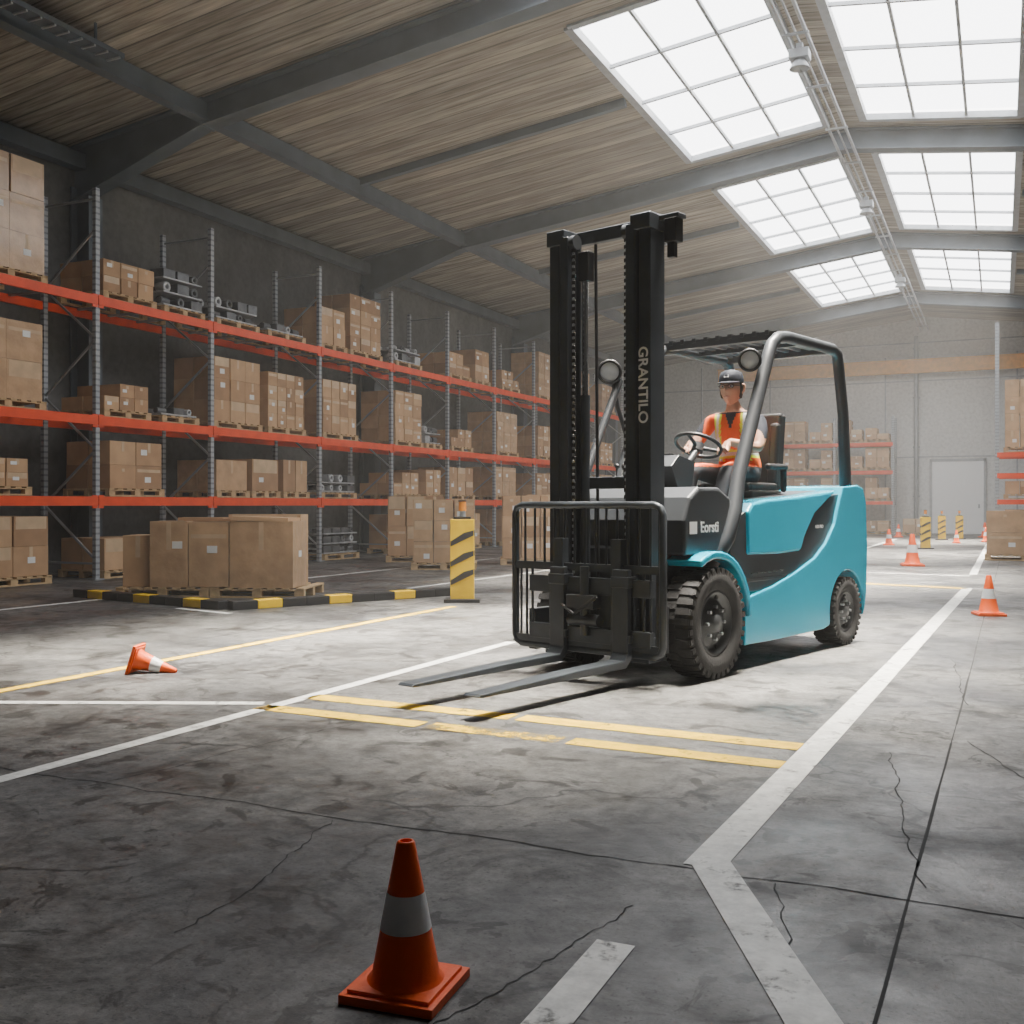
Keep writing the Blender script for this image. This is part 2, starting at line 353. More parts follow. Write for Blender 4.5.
strip(b, (-.41, 19), (-.3, 38), .12, 'white'); strip(b, (-3.0, 19.0), (-.45, 18.6), .1, 'white'); strip(b, (-3.3, 24), (-3.2, 38), .1, 'white')
strip(b, (-10, 22), (-3.3, 24), .1, 'white')
b.obj('white_floor_marking')
b = MB()
strip(b, (-5.6, 1.5), (-5.62, 10.6), .095, 'yellow'); strip(b, (-3.75, 5.25), (-2.4, 5.20), .15, 'yellow'); strip(b, (-2.35, 5.20), (-.86, 5.13), .15, 'yellow')
strip(b, (-3.82, 4.86), (-2.75, 4.82), .14, 'yellow'); strip(b, (-2.7, 4.82), (-1.95, 4.79), .14, 'yellow_worn'); strip(b, (-1.9, 4.79), (-.87, 4.74), .14, 'yellow')
strip(b, (-3.2, 16.6), (-.42, 15.8), .18, 'yellow'); strip(b, (-5.2, 19), (-3.2, 18.6), .16, 'yellow')
b.obj('yellow_floor_marking')
b = MB()
def wob(p0, p1, w, amp, n):
    p0, p1 = Vector(p0), Vector(p1); q = []; a = 0
    for i in range(n+1):
        t = i/n; p = p0.lerp(p1, t); d = (p1-p0).normalized(); a = a*.85+R.uniform(-amp, amp); q.append(p+Vector((-d.y, d.x))*a)
    for i in range(n): strip(b, q[i], q[i+1], w*R.uniform(.5, 1.4), 'joint', .0015)
wob((-.27, 1.2), (.05, 30), .009, .003, 60); wob((-10, 3.15), (-.9, 3.28), .008, .012, 140); wob((-.9, 3.28), (6, 3.3), .007, .012, 80)
wob((-10, 9.3), (6, 9.3), .01, .006, 40); wob((-10, 15.3), (6, 15.3), .014, .006, 40); wob((-6.2, 1), (-6.2, 30), .01, .006, 60)
wob((-.62, 3.25), (-.3, 1.9), .004, .012, 30); wob((-.46, 5.2), (-.22, 3.4), .005, .014, 30); wob((-.15, 5.6), (.5, 3.9), .005, .016, 30); wob((-.95, 2.9), (-1.15, 2.0), .004, .012, 30)
wob((-.32, 8.5), (-.17, 6.6), .006, .012, 30); wob((-2.2, 3.22), (-2.0, 2.2), .004, .014, 30); wob((-3.4, 3.2), (-3.1, 4.7), .005, .016, 30)
b.obj('floor_joint')

# ------------------------------------------------------------------ racks
def rack(name, xf, xb, posts, levels, H):
    b = MB()
    for y in posts:
        for x in (xf, xb):
            b.box((x, y, H/2+.01), (.07, .08, H), 'post'); b.box((x, y, .01), (.16, .18, .02), 'galv')
        z = .3; k = 0
        while z < H-.9:
            a, c = ((xf, xb) if k % 2 == 0 else (xb, xf)); b.beam((a, y, z), (c, y, z+.85), .03, .03, 'galv'); z += .85; k += 1
        b.beam((xf, y, .25), (xb, y, .25), .03, .03, 'galv'); b.beam((xf, y, H-.15), (xb, y, H-.15), .03, .03, 'galv')
    for i in range(len(posts)-1):
        for z in levels:
            b.box((xb, (posts[i]+posts[i+1])/2, z-.07), (.05, posts[i+1]-posts[i]-.1, .13), 'redbeam')
            b.box((xf+.035, posts[i]+.06, z-.08), (.02, .1, .2), 'redbeam'); b.box((xf+.035, posts[i+1]-.06, z-.08), (.02, .1, .2), 'redbeam')
            b.box((xf+.03, (posts[i]+posts[i+1])/2, z-.07), (.05, posts[i+1]-posts[i]-.02, .14), 'redbeam')
            m = int((posts[i+1]-posts[i])/.55)
            for j in range(1, m): b.box(((xf+xb)/2, posts[i]+j*(posts[i+1]-posts[i])/m, z-.02), (abs(xf-xb)-.06, .06, .03), 'galv')
    return b.obj(name)
LV = [1.28, 2.52, 4.36]
posts = [6.8, 9.4, 12.05, 14.65, 17.9, 20.7, 23.4, 26.1, 28.8, 31.5, 34.2, 36.9]
rack('pallet_rack', -12.6, -13.7, posts, LV, 6.0)

def pallet(b, w, d, T, x=0, z=0):
    for i in (-1, 0, 1):
        for j in (-1, 0, 1): b.box((x+j*(w/2-.06), i*(d/2-.05), z+.06), (.12, .09, .075), 'wood', T=T)
        b.box((x, i*(d/2-.05), z+.0125), (w, .1, .022), 'wood', T=T); b.box((x, i*(d/2-.05), z+.098), (w, .09, .014), 'wood', T=T)
    m = max(5, int(w/.16))
    for i in range(m): b.box((x-w/2+.05+i*(w-.1)/(m-1), 0, z+.115), (.1, d, .022), 'wood', T=T)
def carton(b, c, s, k, T, rz=0, label=True):
    Tl = T @ Matrix.Translation(c) @ Matrix.Rotation(rz, 4, 'Z')
    b.box((0, 0, 0), s, k, T=Tl)
    b.box((0, 0, s[2]/2+.001), (s[0]+.003, .06, .002), 'tape', T=Tl); b.box((0, -s[1]/2-.001, s[2]*.28), (.06 if R.random() < .5 else s[0]*.9, .002, s[2]*.42 if R.random() < .5 else .05), 'tape', T=Tl)
    if label and R.random() < .55:
        b.box((R.uniform(-.25, .25)*s[0], -s[1]/2-.003, R.uniform(-.2, .2)*s[2]), (min(.13, s[0]*.3), .003, min(.09, s[2]*.25)), 'label', T=Tl)
    if R.random() < .4: b.box((s[0]/2+.002, R.uniform(-.2, .2)*s[1], 0), (.003, .12, .08), 'label', T=Tl)
CK = ['card1', 'card2', 'card3', 'card1', 'card2']
def load(x, y, z, w, d, h, rz=math.pi/2, nx=3, nz=3, wrap=False, ragged=False, name='palletized_boxes', ny=2):
    b = MB(); T = Matrix.Identity(4); pallet(b, w, d, T)
    bw, bd, bh = (w-.06)/nx, (d-.06)/ny, h/nz
    wrap = wrap or (not ragged and R.random() < .3)
    for i in range(nx):
        hh = nz if not ragged else R.choice([nz, nz, max(1, nz-1)])
        for j in range(ny):
            for k in range(hh):
                carton(b, (-w/2+.03+bw*(i+.5), -d/2+.03+bd*(j+.5), .128+bh*(k+.5)), (bw-R.uniform(.006, .03), bd-R.uniform(.006, .03), bh-.004), 'wrap' if wrap else R.choice(CK), T, R.uniform(-.02, .02))
    return b.obj(name, (x, y, z), (0, 0, rz))
def parts(x, y, z, w, d, h, rz=math.pi/2, light=False):
    b = MB(); T = Matrix.Identity(4); pallet(b, w, d, T); zz = .13; kk = 'parts2' if light else 'parts'
    while zz < .13+h-.12:
        t = R.uniform(.12, .2)
        b.box((0, 0, zz+.02), (w*.95, d*.9, .03), 'parts2')
        m = max(3, int(w/.3))
        for i in range(m):
            px = -w/2+w*(i+.5)/m; c = R.choice([0, 1, 2])
            for py in (-d*.3, d*.1):
                if c == 0: b.cyl((px-.1, py, zz+.03+t*.4), (px+.1, py, zz+.03+t*.4), t*.4, R.choice(['parts', kk]), 14)
                elif c == 1: b.box((px, py, zz+.03+t*.42), (w/m*.85, .3, t*.84), R.choice(['parts', kk]))
                else: b.lathe([(t*.2, -.1), (t*.45, -.1), (t*.45, .1), (t*.2, .1)], (px, py, zz+.03+t*.45), (0, 1, 0), R.choice(['parts', 'parts2']), 16, closed=True)
        zz += t+.04
    return b.obj('palletized_machine_parts', (x, y, z), (0, 0, rz), bevel=.006, seg=1)
RX = -13.13
L3 = 4.365; L2 = 2.525; L1 = 1.285
load(RX, 8.3, L3, 1.6, 1.0, 1.5); load(RX, 10.55, L3, 1.25, 1.0, 1.62, nx=2, nz=3)
load(RX, 12.8, L3, 1.15, 1.0, .5, nx=3, nz=2, ragged=True, ); parts(RX, 14.05, L3, 1.0, 1.0, .62); parts(RX, 15.45, L3, 1.2, 1.0, .5); parts(RX, 16.9, L3, 1.2, 1.0, .3)
load(RX, 18.5, L3, .95, 1.0, .75, nx=2, nz=2); load(RX, 19.75, L3, 1.3, 1.0, 1.2, nx=3, nz=4)
parts(RX, 21.6, L3, 1.2, 1.0, .45, light=True)
load(RX, 24.2, L3, 1.2, 1.0, .55, nz=2, ragged=True); load(RX, 25.5, L3, .9, 1, .8, nx=2, nz=2); load(RX, 27.3, L3, 1.2, 1, .45, nz=2, ragged=True); load(RX, 30, L3, 1.4, 1, 1.3, nz=4); load(RX, 33, L3, 1.4, 1, 1.1); load(RX, 35.6, L3, 1.4, 1, .9)
load(RX, 8.2, L2, 1.6, 1.0, 1.1); load(RX, 10.5, L2, 1.3, 1.0, 1.12, nx=2, nz=2)
load(RX, 12.75, L2, 1.0, 1.0, .42, nx=3, nz=2, ragged=True); parts(RX, 13.95, L2, .9, 1.0, .15, light=True)
load(RX, 15.45, L2, 1.35, 1.0, 1.15, nx=3, nz=3); load(RX, 16.9, L2, 1.2, 1.0, 1.05, nx=4, nz=4); load(RX, 18.75, L2, 1.3, 1.0, 1.1, nx=4, nz=3)
load(RX, 21.6, L2, 1.3, 1.0, 1.15, nx=3, nz=4); parts(RX, 22.8, L2, .8, 1, .45, light=True); load(RX, 24.3, L2, 1.2, 1, .45, nz=2, ragged=True); load(RX, 27.1, L2, 1.4, 1, 1.1, nz=4); load(RX, 29.9, L2, 1.3, 1, .9); load(RX, 32.7, L2, 1.3, 1, 1.1); load(RX, 35.4, L2, 1.3, 1, .7)
load(RX, 8.3, L1, 1.5, 1, .6); load(RX, 10.3, L1, 1.2, 1.0, .4, nx=3, nz=2, ragged=True); load(RX, 12.95, L1, 1.2, 1.0, .75, nx=2, nz=2)
load(RX, 15.3, L1, .9, 1.0, .55, nx=1, nz=1); load(RX, 16.25, L1, .85, 1.0, .6, nx=1, nz=1, ny=1); load(RX, 17.2, L1, .85, 1.0, .62, nx=2, nz=1)
parts(RX, 18.7, L1, 1.3, 1.0, .45); load(RX, 21.5, L1, 1.2, 1, .5, nz=2, ragged=True); load(RX, 22.8, L1, .8, 1, .6, nx=2, nz=2); load(RX, 24.3, L1, 1.4, 1, .7, nz=2); load(RX, 27, L1, 1.4, 1, .8, nz=2); load(RX, 29.8, L1, 1.3, 1, .7, nz=2); load(RX, 32.7, L1, 1.3, 1, .8, nz=2); load(RX, 35.4, L1, 1.3, 1, .8, nz=2)
load(RX, 8.2, 0, 1.6, 1, .9); load(RX, 10.6, 0, 1.3, 1.0, .86, nx=2, nz=2); load(RX, 12.85, 0, 1.2, 1, .5, nx=2, nz=1); load(RX, 15.4, 0, 1.2, 1, .65, nx=2, nz=2); load(RX, 16.8, 0, 1.2, 1, .5, nx=2, nz=1); parts(RX, 18.8, 0, 1.3, 1, .6); load(RX, 22, 0, 1.4, 1, .8, nz=2); load(RX, 24.7, 0, 1.4, 1, .8, nz=2); load(RX, 27.4, 0, 1.4, 1, .9, nz=2); load(RX, 30.2, 0, 1.4, 1, .9, nz=2); load(RX, 33, 0, 1.4, 1, .9, nz=2)
load(-9.15, 16.9, 0, 1.15, 1.0, 1.12, rz=.45, nx=3, nz=3, wrap=True); load(-8.35, 18.9, 0, 1.15, 1.0, 1.2, rz=.45, nx=3, nz=3); load(-8.9, 21.5, 0, 1.3, 1.0, 1.25, rz=.4, nx=3, nz=3, wrap=True); load(-8.6, 24.5, 0, 1.3, 1.0, 1.1, rz=.4)
load(-10.9, 18.9, 0, 1.2, 1.0, 1.2, rz=.5, nx=3, nz=2); load(-11.2, 13.4, 0, 1.0, .9, .45, rz=.5, nx=2, nz=1)
b = MB(); T = Matrix.Identity(4); pallet(b, 1.18, 1.0, T, -.6); pallet(b, 1.18, 1.0, T, .6)
carton(b, (-.97, -.12, .128+.32), (.38, .52, .64), 'card2', T, .05); carton(b, (-.95, .3, .128+.22), (.4, .3, .44), 'card1', T, -.04)
carton(b, (-.52, -.18, .128+.41), (.48, .6, .82), 'wrap', T, .0); carton(b, (-.02, -.16, .128+.41), (.5, .62, .80), 'wrap', T, .01)
carton(b, (.65, -.17, .128+.41), (.80, .6, .82), 'wrap', T, -.01); carton(b, (-.35, .32, .128+.43), (.6, .36, .86), 'card1', T); carton(b, (.5, .32, .128+.45), (.95, .36, .90), 'card2', T)
b.box((.62, -.18, .975), (.72, .6, .05), 'card2', (0, .03, .02)); b.box((-.1, -.1, .955), (.6, .4, .03), 'card3', (0, -.03, .04))
b.obj('wrapped_boxes_on_pallet', (-9.05, 10.75, 0), (0, 0, .36), bevel=.012)
b = MB()
def curb(p0, p1):
    p0, p1 = Vector((*p0, .05)), Vector((*p1, .05)); Ln = (p1-p0).length; m = max(2, round(Ln/.3)); q = 0
    for i in range(m): b.beam(p0.lerp(p1, i/m), p0.lerp(p1, (i+1)/m), .15, .10, 'yel' if i % 3 == 1 else 'blk')
curb((-10.5, 9.75), (-7.75, 9.22)); curb((-7.65, 9.2), (-6.35, 11.9))
b.obj('striped_curb', bevel=.01)
def bollard(x, y, s=1.0, rz=.42):
    b = MB(); b.box((0, 0, .02), (.42, .3, .04), 'blk'); b.box((0, 0, .51), (.28, .12, .94), 'yel'); b.box((0, .0, .995), (.2, .1, .03), 'blk')
    for z in (.2, .42, .66):
        for sy in (-1, 1):
            b.prism([(-.135, z), (.135, z+.13), (.135, z+.19), (.02, z+.16), (-.135, z+.06)], *sorted((sy*.0605, sy*.064)), 'blk')
        b.box((.141, 0, z+.16), (.004, .11, .06), 'blk'); b.box((-.141, 0, z+.03), (.004, .11, .06), 'blk')
    b.cyl((0, 0, 1.0), (0, 0, 1.08), .035, 'galv'); b.cyl((0, 0, 1.08), (0, 0, 1.19), .045, 'amber'); b.cyl((0, 0, 1.19), (0, 0, 1.205), .05, 'blk')
    o = b.obj('safety_bollard', (x, y, 0), (0, 0, rz), bevel=.004); o.scale = (s, s, s); return o
bollard(-5.8, 11.15); bollard(-1.78, 29.6, .85); bollard(-1.75, 37.5, .8); bollard(-1.25, 38.5, .8)
def cone(x, y, s=1.0, rz=0.0, fallen=False):
    b = MB(); b.box((0, 0, .011), (.235, .235, .022), 'orange'); b.box((0, 0, .026), (.205, .205, .01), 'orange')
    def r(z): return .083-(.083-.021)*(z-.03)/.325
    b.lathe([(.094, .029), (r(.042), .042), (r(.15), .15)], (0, 0, 0), (0, 0, 1), 'orange', 40)
    b.lathe([(r(.15)+.001, .15), (r(.235)+.001, .235)], (0, 0, 0), (0, 0, 1), 'reflect', 40)
    b.lathe([(r(.235), .235), (r(.35), .35), (r(.355)-.003, .355), (.014, .355), (.014, .3)], (0, 0, 0), (0, 0, 1), 'orange', 40)
    o = b.obj('traffic_cone', (x, y, 0), (0, 0, rz), bevel=.008, seg=3); o.scale = (s,)*3
    if fallen:
        o.rotation_mode = 'XYZ'; o.rotation_euler = (0, math.radians(107), rz); o.location.z = .112*s
    return o
cone(-1.28, 2.17, 1.0, .1); cone(-5.40, 5.50, .86, math.radians(24), True); cone(-.11, 12.1, 1.18, .3); cone(-1.51, 21.3, 1.7, .2)
cone(-2.9, 32, 1.3); cone(-.4, 36, 1.3); cone(-.5, 41, 1.5, .4); cone(-3.3, 40, 1.3); cone(-1.2, 34.5, 1.1)
load(.45, 24.6, 0, 1.5, 1.1, .9, rz=0, nx=2, nz=2); load(2.3, 24.7, 0, 1.3, 1.1, .9, rz=0, nx=2, nz=2)
def rackx(name, y0, y1, posts, levels, H):
    b = MB()
    for x in posts:
        for y in (y0, y1): b.box((x, y, H/2+.01), (.10, .08, H), 'post')
        z = .3; k = 0
        while z < H-.9:
            a, c = ((y0, y1) if k % 2 == 0 else (y1, y0)); b.beam((x, a, z), (x, c, z+.85), .035, .035, 'galv'); z += .85; k += 1
    for i in range(len(posts)-1):
        for z in levels:
            for y in (y0-.04, y1): b.box(((posts[i]+posts[i+1])/2, y, z-.07), (posts[i+1]-posts[i], .05, .13), 'redbeam')
    return b.obj(name)
rackx('pallet_rack', 31, 32.1, [-.08, 2.6, 5.3, 8.0], [1.3, 2.0, 2.55], 6.0)
for x in (.65, 1.95, 3.3, 4.6, 6.0, 7.3):
    load(x, 31.55, 2.56, 1.15, .95, 1.8, rz=0, nz=4); load(x, 31.55, 1.31, 1.15, .95, .35, rz=0, nz=1); load(x, 31.55, 0, 1.15, .95, .9, rz=0, nz=2)
rackx('pallet_rack', 43.6, 44.7, [-10.4, -8.2, -6.0, -3.8], [1.3, 2.5, 3.6], 4.6)
for x in (-9.8, -8.75, -7.6, -6.55, -5.4, -4.4):
    for z in (0, 1.305, 2.505, 3.605): load(x, 44.15, z, .95, .95, R.choice([.45, .7, .8]), rz=0, nz=2, nx=2, ragged=True)
load(-2.9, 43, 0, 1.0, .95, .5, rz=0, nz=1, nx=2)

# ------------------------------------------------------------------ forklift
FK = empty('forklift', (-2.29, 7.07, 0), math.radians(-105.86))
def wheel(name, x, y0, y1, r, rim):
    b = MB(); w = y1-y0; yc = (y0+y1)/2; s_ = 1 if yc > 0 else -1; h = w/2
    b.lathe([(rim, -h*.8), (rim+.03, -h), (r*.86, -h), (r*.965, -h*.82), (r-.008, -h*.6), (r-.008, h*.6), (r*.965, h*.82), (r*.86, h), (rim+.03, h), (rim, h*.8)], (x, yc, r), (0, 1, 0), 'rubber', 56)
    m = 34
    for i in range(m):
        a = 2*math.pi*i/m
        for sd in (-1, 1):
            aa = a+(math.pi/m if sd > 0 else 0); c = (x+math.cos(aa)*(r-.008), yc+sd*h*.45, r+math.sin(aa)*(r-.008))
            b.box(c, (.014, h*.9, 2*math.pi*r/m*.6), 'rubber', (0, -aa, 0))
            c = (x+math.cos(aa)*(r*.93), yc+sd*h*.90, r+math.sin(aa)*(r*.93)); b.box(c, (.04, h*.16, 2*math.pi*r/m*.5), 'rubber', (0, -aa, 0))
    o = s_*h
    b.lathe([(rim, o*.8), (rim-.015, o*.86), (rim-.03, o*.5), (rim*.72, o*.38), (rim*.66, o*.62), (rim*.3, o*.7), (rim*.26, o*.95), (0.001, o*.98)], (x, yc, r), (0, 1, 0), 'rim', 40)
    for i in range(8):
        a = 2*math.pi*i/8; c = Vector((x+math.cos(a)*rim*.5, yc+o*.62, r+math.sin(a)*rim*.5)); b.cyl(c, c+Vector((0, s_*.03, 0)), .012, 'galv', 6)
        a += math.pi/8; c = Vector((x+math.cos(a)*rim*.84, yc+o*.38, r+math.sin(a)*rim*.84)); b.cyl(c, c+Vector((0, s_*.02, 0)), .018, 'blk', 10)
    b.cyl((x, yc-s_*h*.9, r), (x, yc, r), rim*.95, 'blk', 24)
    return b.obj(name, parent=FK)
wheel('front_wheel_left', 0, .40, .63, .37, .215); wheel('front_wheel_right', 0, -.63, -.40, .37, .215)
wheel('rear_wheel_left', -2.2, .37, .575, .28, .165); wheel('rear_wheel_right', -2.2, -.575, -.37, .28, .165)
b = MB(); b.box((-.9, 0, .52), (2.2, .7, .62), 'dark'); b.box((-.72, 0, .855), (1.0, .8, .04), 'dark'); b.cyl((0, -.45, .37), (0, .45, .37), .1, 'dark'); b.cyl((-2.2, -.4, .28), (-2.2, .4, .28), .07, 'dark')
b.box((-1.8, 0, 1.0), (1.36, .84, .36), 'dark'); b.box((.22, 0, .6), (.12, .7, .55), 'dark')
b.obj('chassis', parent=FK, bevel=.02)
arch = [(-2.2+math.cos(a)*.335, .28+math.sin(a)*.335) for a in [math.radians(x) for x in range(-10, 195, 10)]]
body = [(-.47, .17)]+[(-1.0, .165), (-1.75, .17), (-1.86, .19)]+[p for p in arch if p[1] > .21]+[(-2.57, .30), (-2.60, .42), (-2.62, .8), (-2.59, 1.18), (-2.53, 1.29), (-2.41, 1.315), (-2.12, 1.30), (-2.06, 1.2), (-1.96, 1.0), (-1.80, .85), (-1.6, .74), (-1.25, .64), (-.9, .56), (-.55, .51), (-.47, .46)]
b = MB(); b.prism(body, -.57, .57, 'cyan'); b.obj('counterweight_body', parent=FK, bevel=.035, seg=4)
hood = [(-.53, .80), (-.52, 1.10), (-.60, 1.165), (-.8, 1.19), (-1.3, 1.215), (-1.9, 1.26), (-2.02, 1.27), (-1.6, 1.08), (-1.42, .9), (-1.36, .80), (-1.0, .79)]
sw = [(-.3, .55), (-.3, 1.0), (-.5, 1.1), (-2.1, 1.24), (-2.2, 1.1), (-2.0, .75), (-1.6, .5)]
for s_, nm in ((1, 'left'), (-1, 'right')):
    b = MB(); b.prism(hood, *sorted((s_*.40, s_*.565)), 'cyan'); b.obj('side_panel_'+nm, parent=FK, bevel=.025, seg=3)
    b = MB(); b.prism(sw, *sorted((s_*.39, s_*.545)), 'dark'); b.box((-.85, s_*.5, .62), (.62, .1, .03), 'blk')
    for i in range(6): b.box((-.62-i*.09, s_*.54, .665), (.05, .03, .012), 'blk')
    b.obj('side_trim_'+nm, parent=FK, bevel=.012)
    pr = []; A = [math.radians(x) for x in range(118, -8, -9)]
    for a in A: pr.append((-math.cos(a)*.475, .37+math.sin(a)*.475))
    inner = [(-math.cos(a)*.425, .37+math.sin(a)*.425) for a in reversed(A)]
    b = MB(); b.prism(pr+inner, *sorted((s_*.36, s_*.625)), 'cyan'); b.obj('fender_'+nm, parent=FK, bevel=.012)
b = MB(); b.prism([(-1.1, 1.1), (-1.1, 1.2), (-2.0, 1.27), (-2.1, 1.1)], -.41, .41, 'dark'); b.obj('battery_hood', parent=FK, bevel=.02)
b = MB(); b.prism([(.27, .82), (.27, 1.05), (.2, 1.2), (.08, 1.27), (-.18, 1.27), (-.34, 1.2), (-.36, .82)], -.53, .53, 'dark')
for s_ in (1, -1): b.prism([(-.34, .82), (-.34, 1.19), (-.5, 1.14), (-.56, 1.05), (-.56, .82)], *sorted((s_*.40, s_*.53)), 'dark')
b.obj('front_cowl', parent=FK, bevel=.025, seg=3)
b = MB(); b.prism([(-.2, 1.25), (-.1, 1.42), (-.2, 1.5), (-.42, 1.46), (-.36, 1.2)], -.2, .2, 'dark'); b.box((-.3, 0, 1.49), (.16, .26, .02), 'blk', (0, -.2, 0))
for i in range(3): b.tube([(-.28, -.3-i*.06, 1.24), (-.33, -.3-i*.06, 1.42)], .009, 'blk', 8); b.ball((-.335, -.3-i*.06, 1.44), .02, 'blk', 10)
b.obj('dashboard', parent=FK, bevel=.015)
SC = Vector((-.80, 0, 1.60)); tl = math.radians(28); un = Vector((-math.sin(tl), 0, math.cos(tl))); ux = Vector((math.cos(tl), 0, math.sin(tl))); uy = Vector((0, 1, 0)); SR = .175
def rimp(a, r=SR): return SC+ux*math.cos(a)*r+uy*math.sin(a)*r
b = MB(); b.tube([rimp(2*math.pi*i/36) for i in range(36)], .0145, 'blk', 10, closed=True)
for a in (0, 2.2, -2.2): b.tube([SC-un*.02, rimp(a)], [.018, .011], 'dark', 8)
b.cyl(SC-un*.05, SC+un*.012, .045, 'dark', 20); b.tube([SC-un*.04, (-.55, 0, 1.38), (-.36, 0, 1.32)], .03, 'dark', 12)
b.obj('steering_wheel', parent=FK)
b = MB()
GT = 2.42
for s_ in (1, -1):
    y = s_*.50
    b.tube([(-.14, s_*.44, .70), (-.2, s_*.51, .82), (-.27, s_*.54, .93), (-.37, s_*.54, 1.12), (-.5, y, 1.36), (-.92, y, 2.20), (-1.0, y, 2.34), (-1.1, y, 2.40), (-1.25, y, GT), (-2.06, y, GT), (-2.16, y, GT-.03), (-2.19, y, GT-.13), (-2.28, y, 1.9), (-2.33, y, 1.25)], [.055, .055, .055, .055, .052, .048, .046, .046, .045, .045, .045, .045, .045, .05], 'dark', 14)
for x in (-1.12, -2.1): b.beam((x, -.5, GT), (x, .5, GT), .07, .06, 'dark')
b.beam((-1.6, -.5, GT), (-1.6, .5, GT), .04, .04, 'dark')
for i in range(9):
    y = -.42+i*.105; b.beam((-1.08, y, GT+.025), (-2.12, y, GT+.025), .032, .035, 'dark')
b.obj('overhead_guard', parent=FK)
def lamp(name, c, d, r):
    b = MB(); c = Vector(c); d = Vector(d).normalized()
    b.lathe([(.02, -.09), (r*.6, -.08), (r*.95, -.03), (r, 0), (r, .022), (r*.78, .026), (r*.76, .012)], c, d, 'blk', 28); b.lathe([(r*.77, .012), (r*.5, .02), (.001, .024)], c, d, 'lens', 28)
    b.box(c-d*.06+Vector((0, 0, -r*.2)), (.05, .05, .05), 'blk'); return b.obj(name, parent=FK)
lamp('work_lamp_1', (-.76, .45, 2.20), (1, .5, -.1), .085); lamp('work_lamp_2', (-.40, -.535, 2.16), (1, .6, -.05), .095)
b = MB(); b.tube([(-.62, -.5, 1.6), (-.5, -.53, 1.9), (-.46, -.54, 2.08)], .018, 'dark', 8); b.beam((-.92, .5, 2.16), (-.82, .44, 2.19), .03, .03, 'dark')
b.tube([(.25, -.46, .9), (.05, -.5, 1.2), (-.48, -.5, 2.1)], .03, 'dark', 10); b.obj('lamp_bracket', parent=FK)
b = MB(); b.box((-1.42, 0, 1.225), (.52, .5, .09), 'seat'); b.box((-1.40, 0, 1.275), (.46, .34, .05), 'seat'); b.box((-1.40, .2, 1.29), (.46, .08, .07), 'seat'); b.box((-1.40, -.2, 1.29), (.46, .08, .07), 'seat')
b.box((-1.71, 0, 1.58), (.11, .46, .62), 'seat', (0, -.12, 0)); b.box((-1.655, .19, 1.56), (.07, .08, .5), 'seat', (0, -.12, 0)); b.box((-1.655, -.19, 1.56), (.07, .08, .5), 'seat', (0, -.12, 0))
b.box((-1.5, .29, 1.45), (.32, .06, .05), 'seat'); b.box((-1.62, .29, 1.35), (.05, .05, .2), 'seat')
b.box((-1.42, 0, 1.19), (.4, .4, .05), 'blk'); b.obj('seat', parent=FK, bevel=.025, seg=3)
b = MB(); MT = 3.03
for s_ in (1, -1):
    y = s_*.345
    b.box((.40, y+s_*.055, 1.66), (.17, .022, MT-.29), 'mast'); b.box((.475, y+s_*.02, 1.66), (.022, .08, MT-.29), 'mast'); b.box((.325, y+s_*.02, 1.66), (.022, .08, MT-.29), 'mast')
    b.box((.43, y-s_*.045, 1.62), (.15, .02, MT-.34), 'mast'); b.box((.50, y-s_*.075, 1.62), (.02, .07, MT-.34), 'mast'); b.box((.36, y-s_*.075, 1.62), (.02, .07, MT-.34), 'mast')
    b.box((.41, y, MT-.06), (.2, .15, .1), 'mast'); b.box((.42, y, .22), (.2, .16, .16), 'mast')
    b.cyl((.36, s_*.2, .3), (.36, s_*.2, 1.9), .035, 'mast', 16); b.cyl((.36, s_*.2, 1.9), (.36, s_*.2, MT-.15), .022, 'chrome', 14)
    z = .5
    while z < MT-.1: b.box((.47, s_*.215, z), (.012, .035, .028), 'blk'); b.box((.47, s_*.215, z+.022), (.016, .018, .02), 'galv'); z += .044
    b.cyl((.455, s_*.215-.02, MT-.1), (.455, s_*.215+.02, MT-.1), .05, 'dark', 20)
for z, h in ((MT-.05, .09), (1.3, .08), (.28, .12)): b.box((.33, 0, z), (.05, .62, h), 'mast')
b.tube([(.3, .15, .4), (.3, .16, 1.5), (.32, .15, MT-.1)], .012, 'blk', 8); b.tube([(.3, -.13, .4), (.3, -.14, 1.5), (.32, -.14, MT-.1)], .012, 'blk', 8)
for s_ in (1, -1): b.cyl((.35, s_*.27, .95), (-.1, s_*.3, .7), .035, 'mast', 14)
b.box((.35, .345+.12, MT-.03), (.1, .2, .03), 'dark'); b.box((.36, .345+.16, MT-.12), (.09, .09, .15), 'blk'); b.box((.35, .49, MT-.24), (.05, .05, .1), 'blk')
b.box((.35, -.2, MT-.25), (.07, .09, .2), 'blk')
b.obj('mast', parent=FK, bevel=.004, seg=1)
b = MB(); CX = .585
b.box((CX, 0, .62), (.05, .98, .11), 'mast'); b.box((CX, 0, .30), (.05, .98, .10), 'mast')
for y in (-.3, .3, -.12, .12): b.box((CX-.03, y, .46), (.04, .09, .4), 'mast')
for s_ in (1, -1):
    b.box((CX+.0, s_*.235, .55), (.07, .08, .76), 'mast')
    b.cyl((CX-.1, s_*.25, .42), (CX-.1, s_*.33, .42), .06, 'dark')
b.box((CX+.02, -.02, .52), (.12, .22, .09), 'dark'); b.cyl((CX+.05, -.12, .4), (CX+.05, .12, .4), .04, 'dark'); b.cyl((CX+.05, 0, .3), (CX+.05, 0, .75), .03, 'mast')
b.tube([(CX+.05, -.2, .5), (CX+.1, -.05, .44), (CX+.08, .12, .56)], .012, 'blk', 8)
b.box((CX-.12, -.5, .3), (.2, .06, .28), 'dark'); b.box((CX-.1, .5, .36), (.08, .05, .3), 'dark')
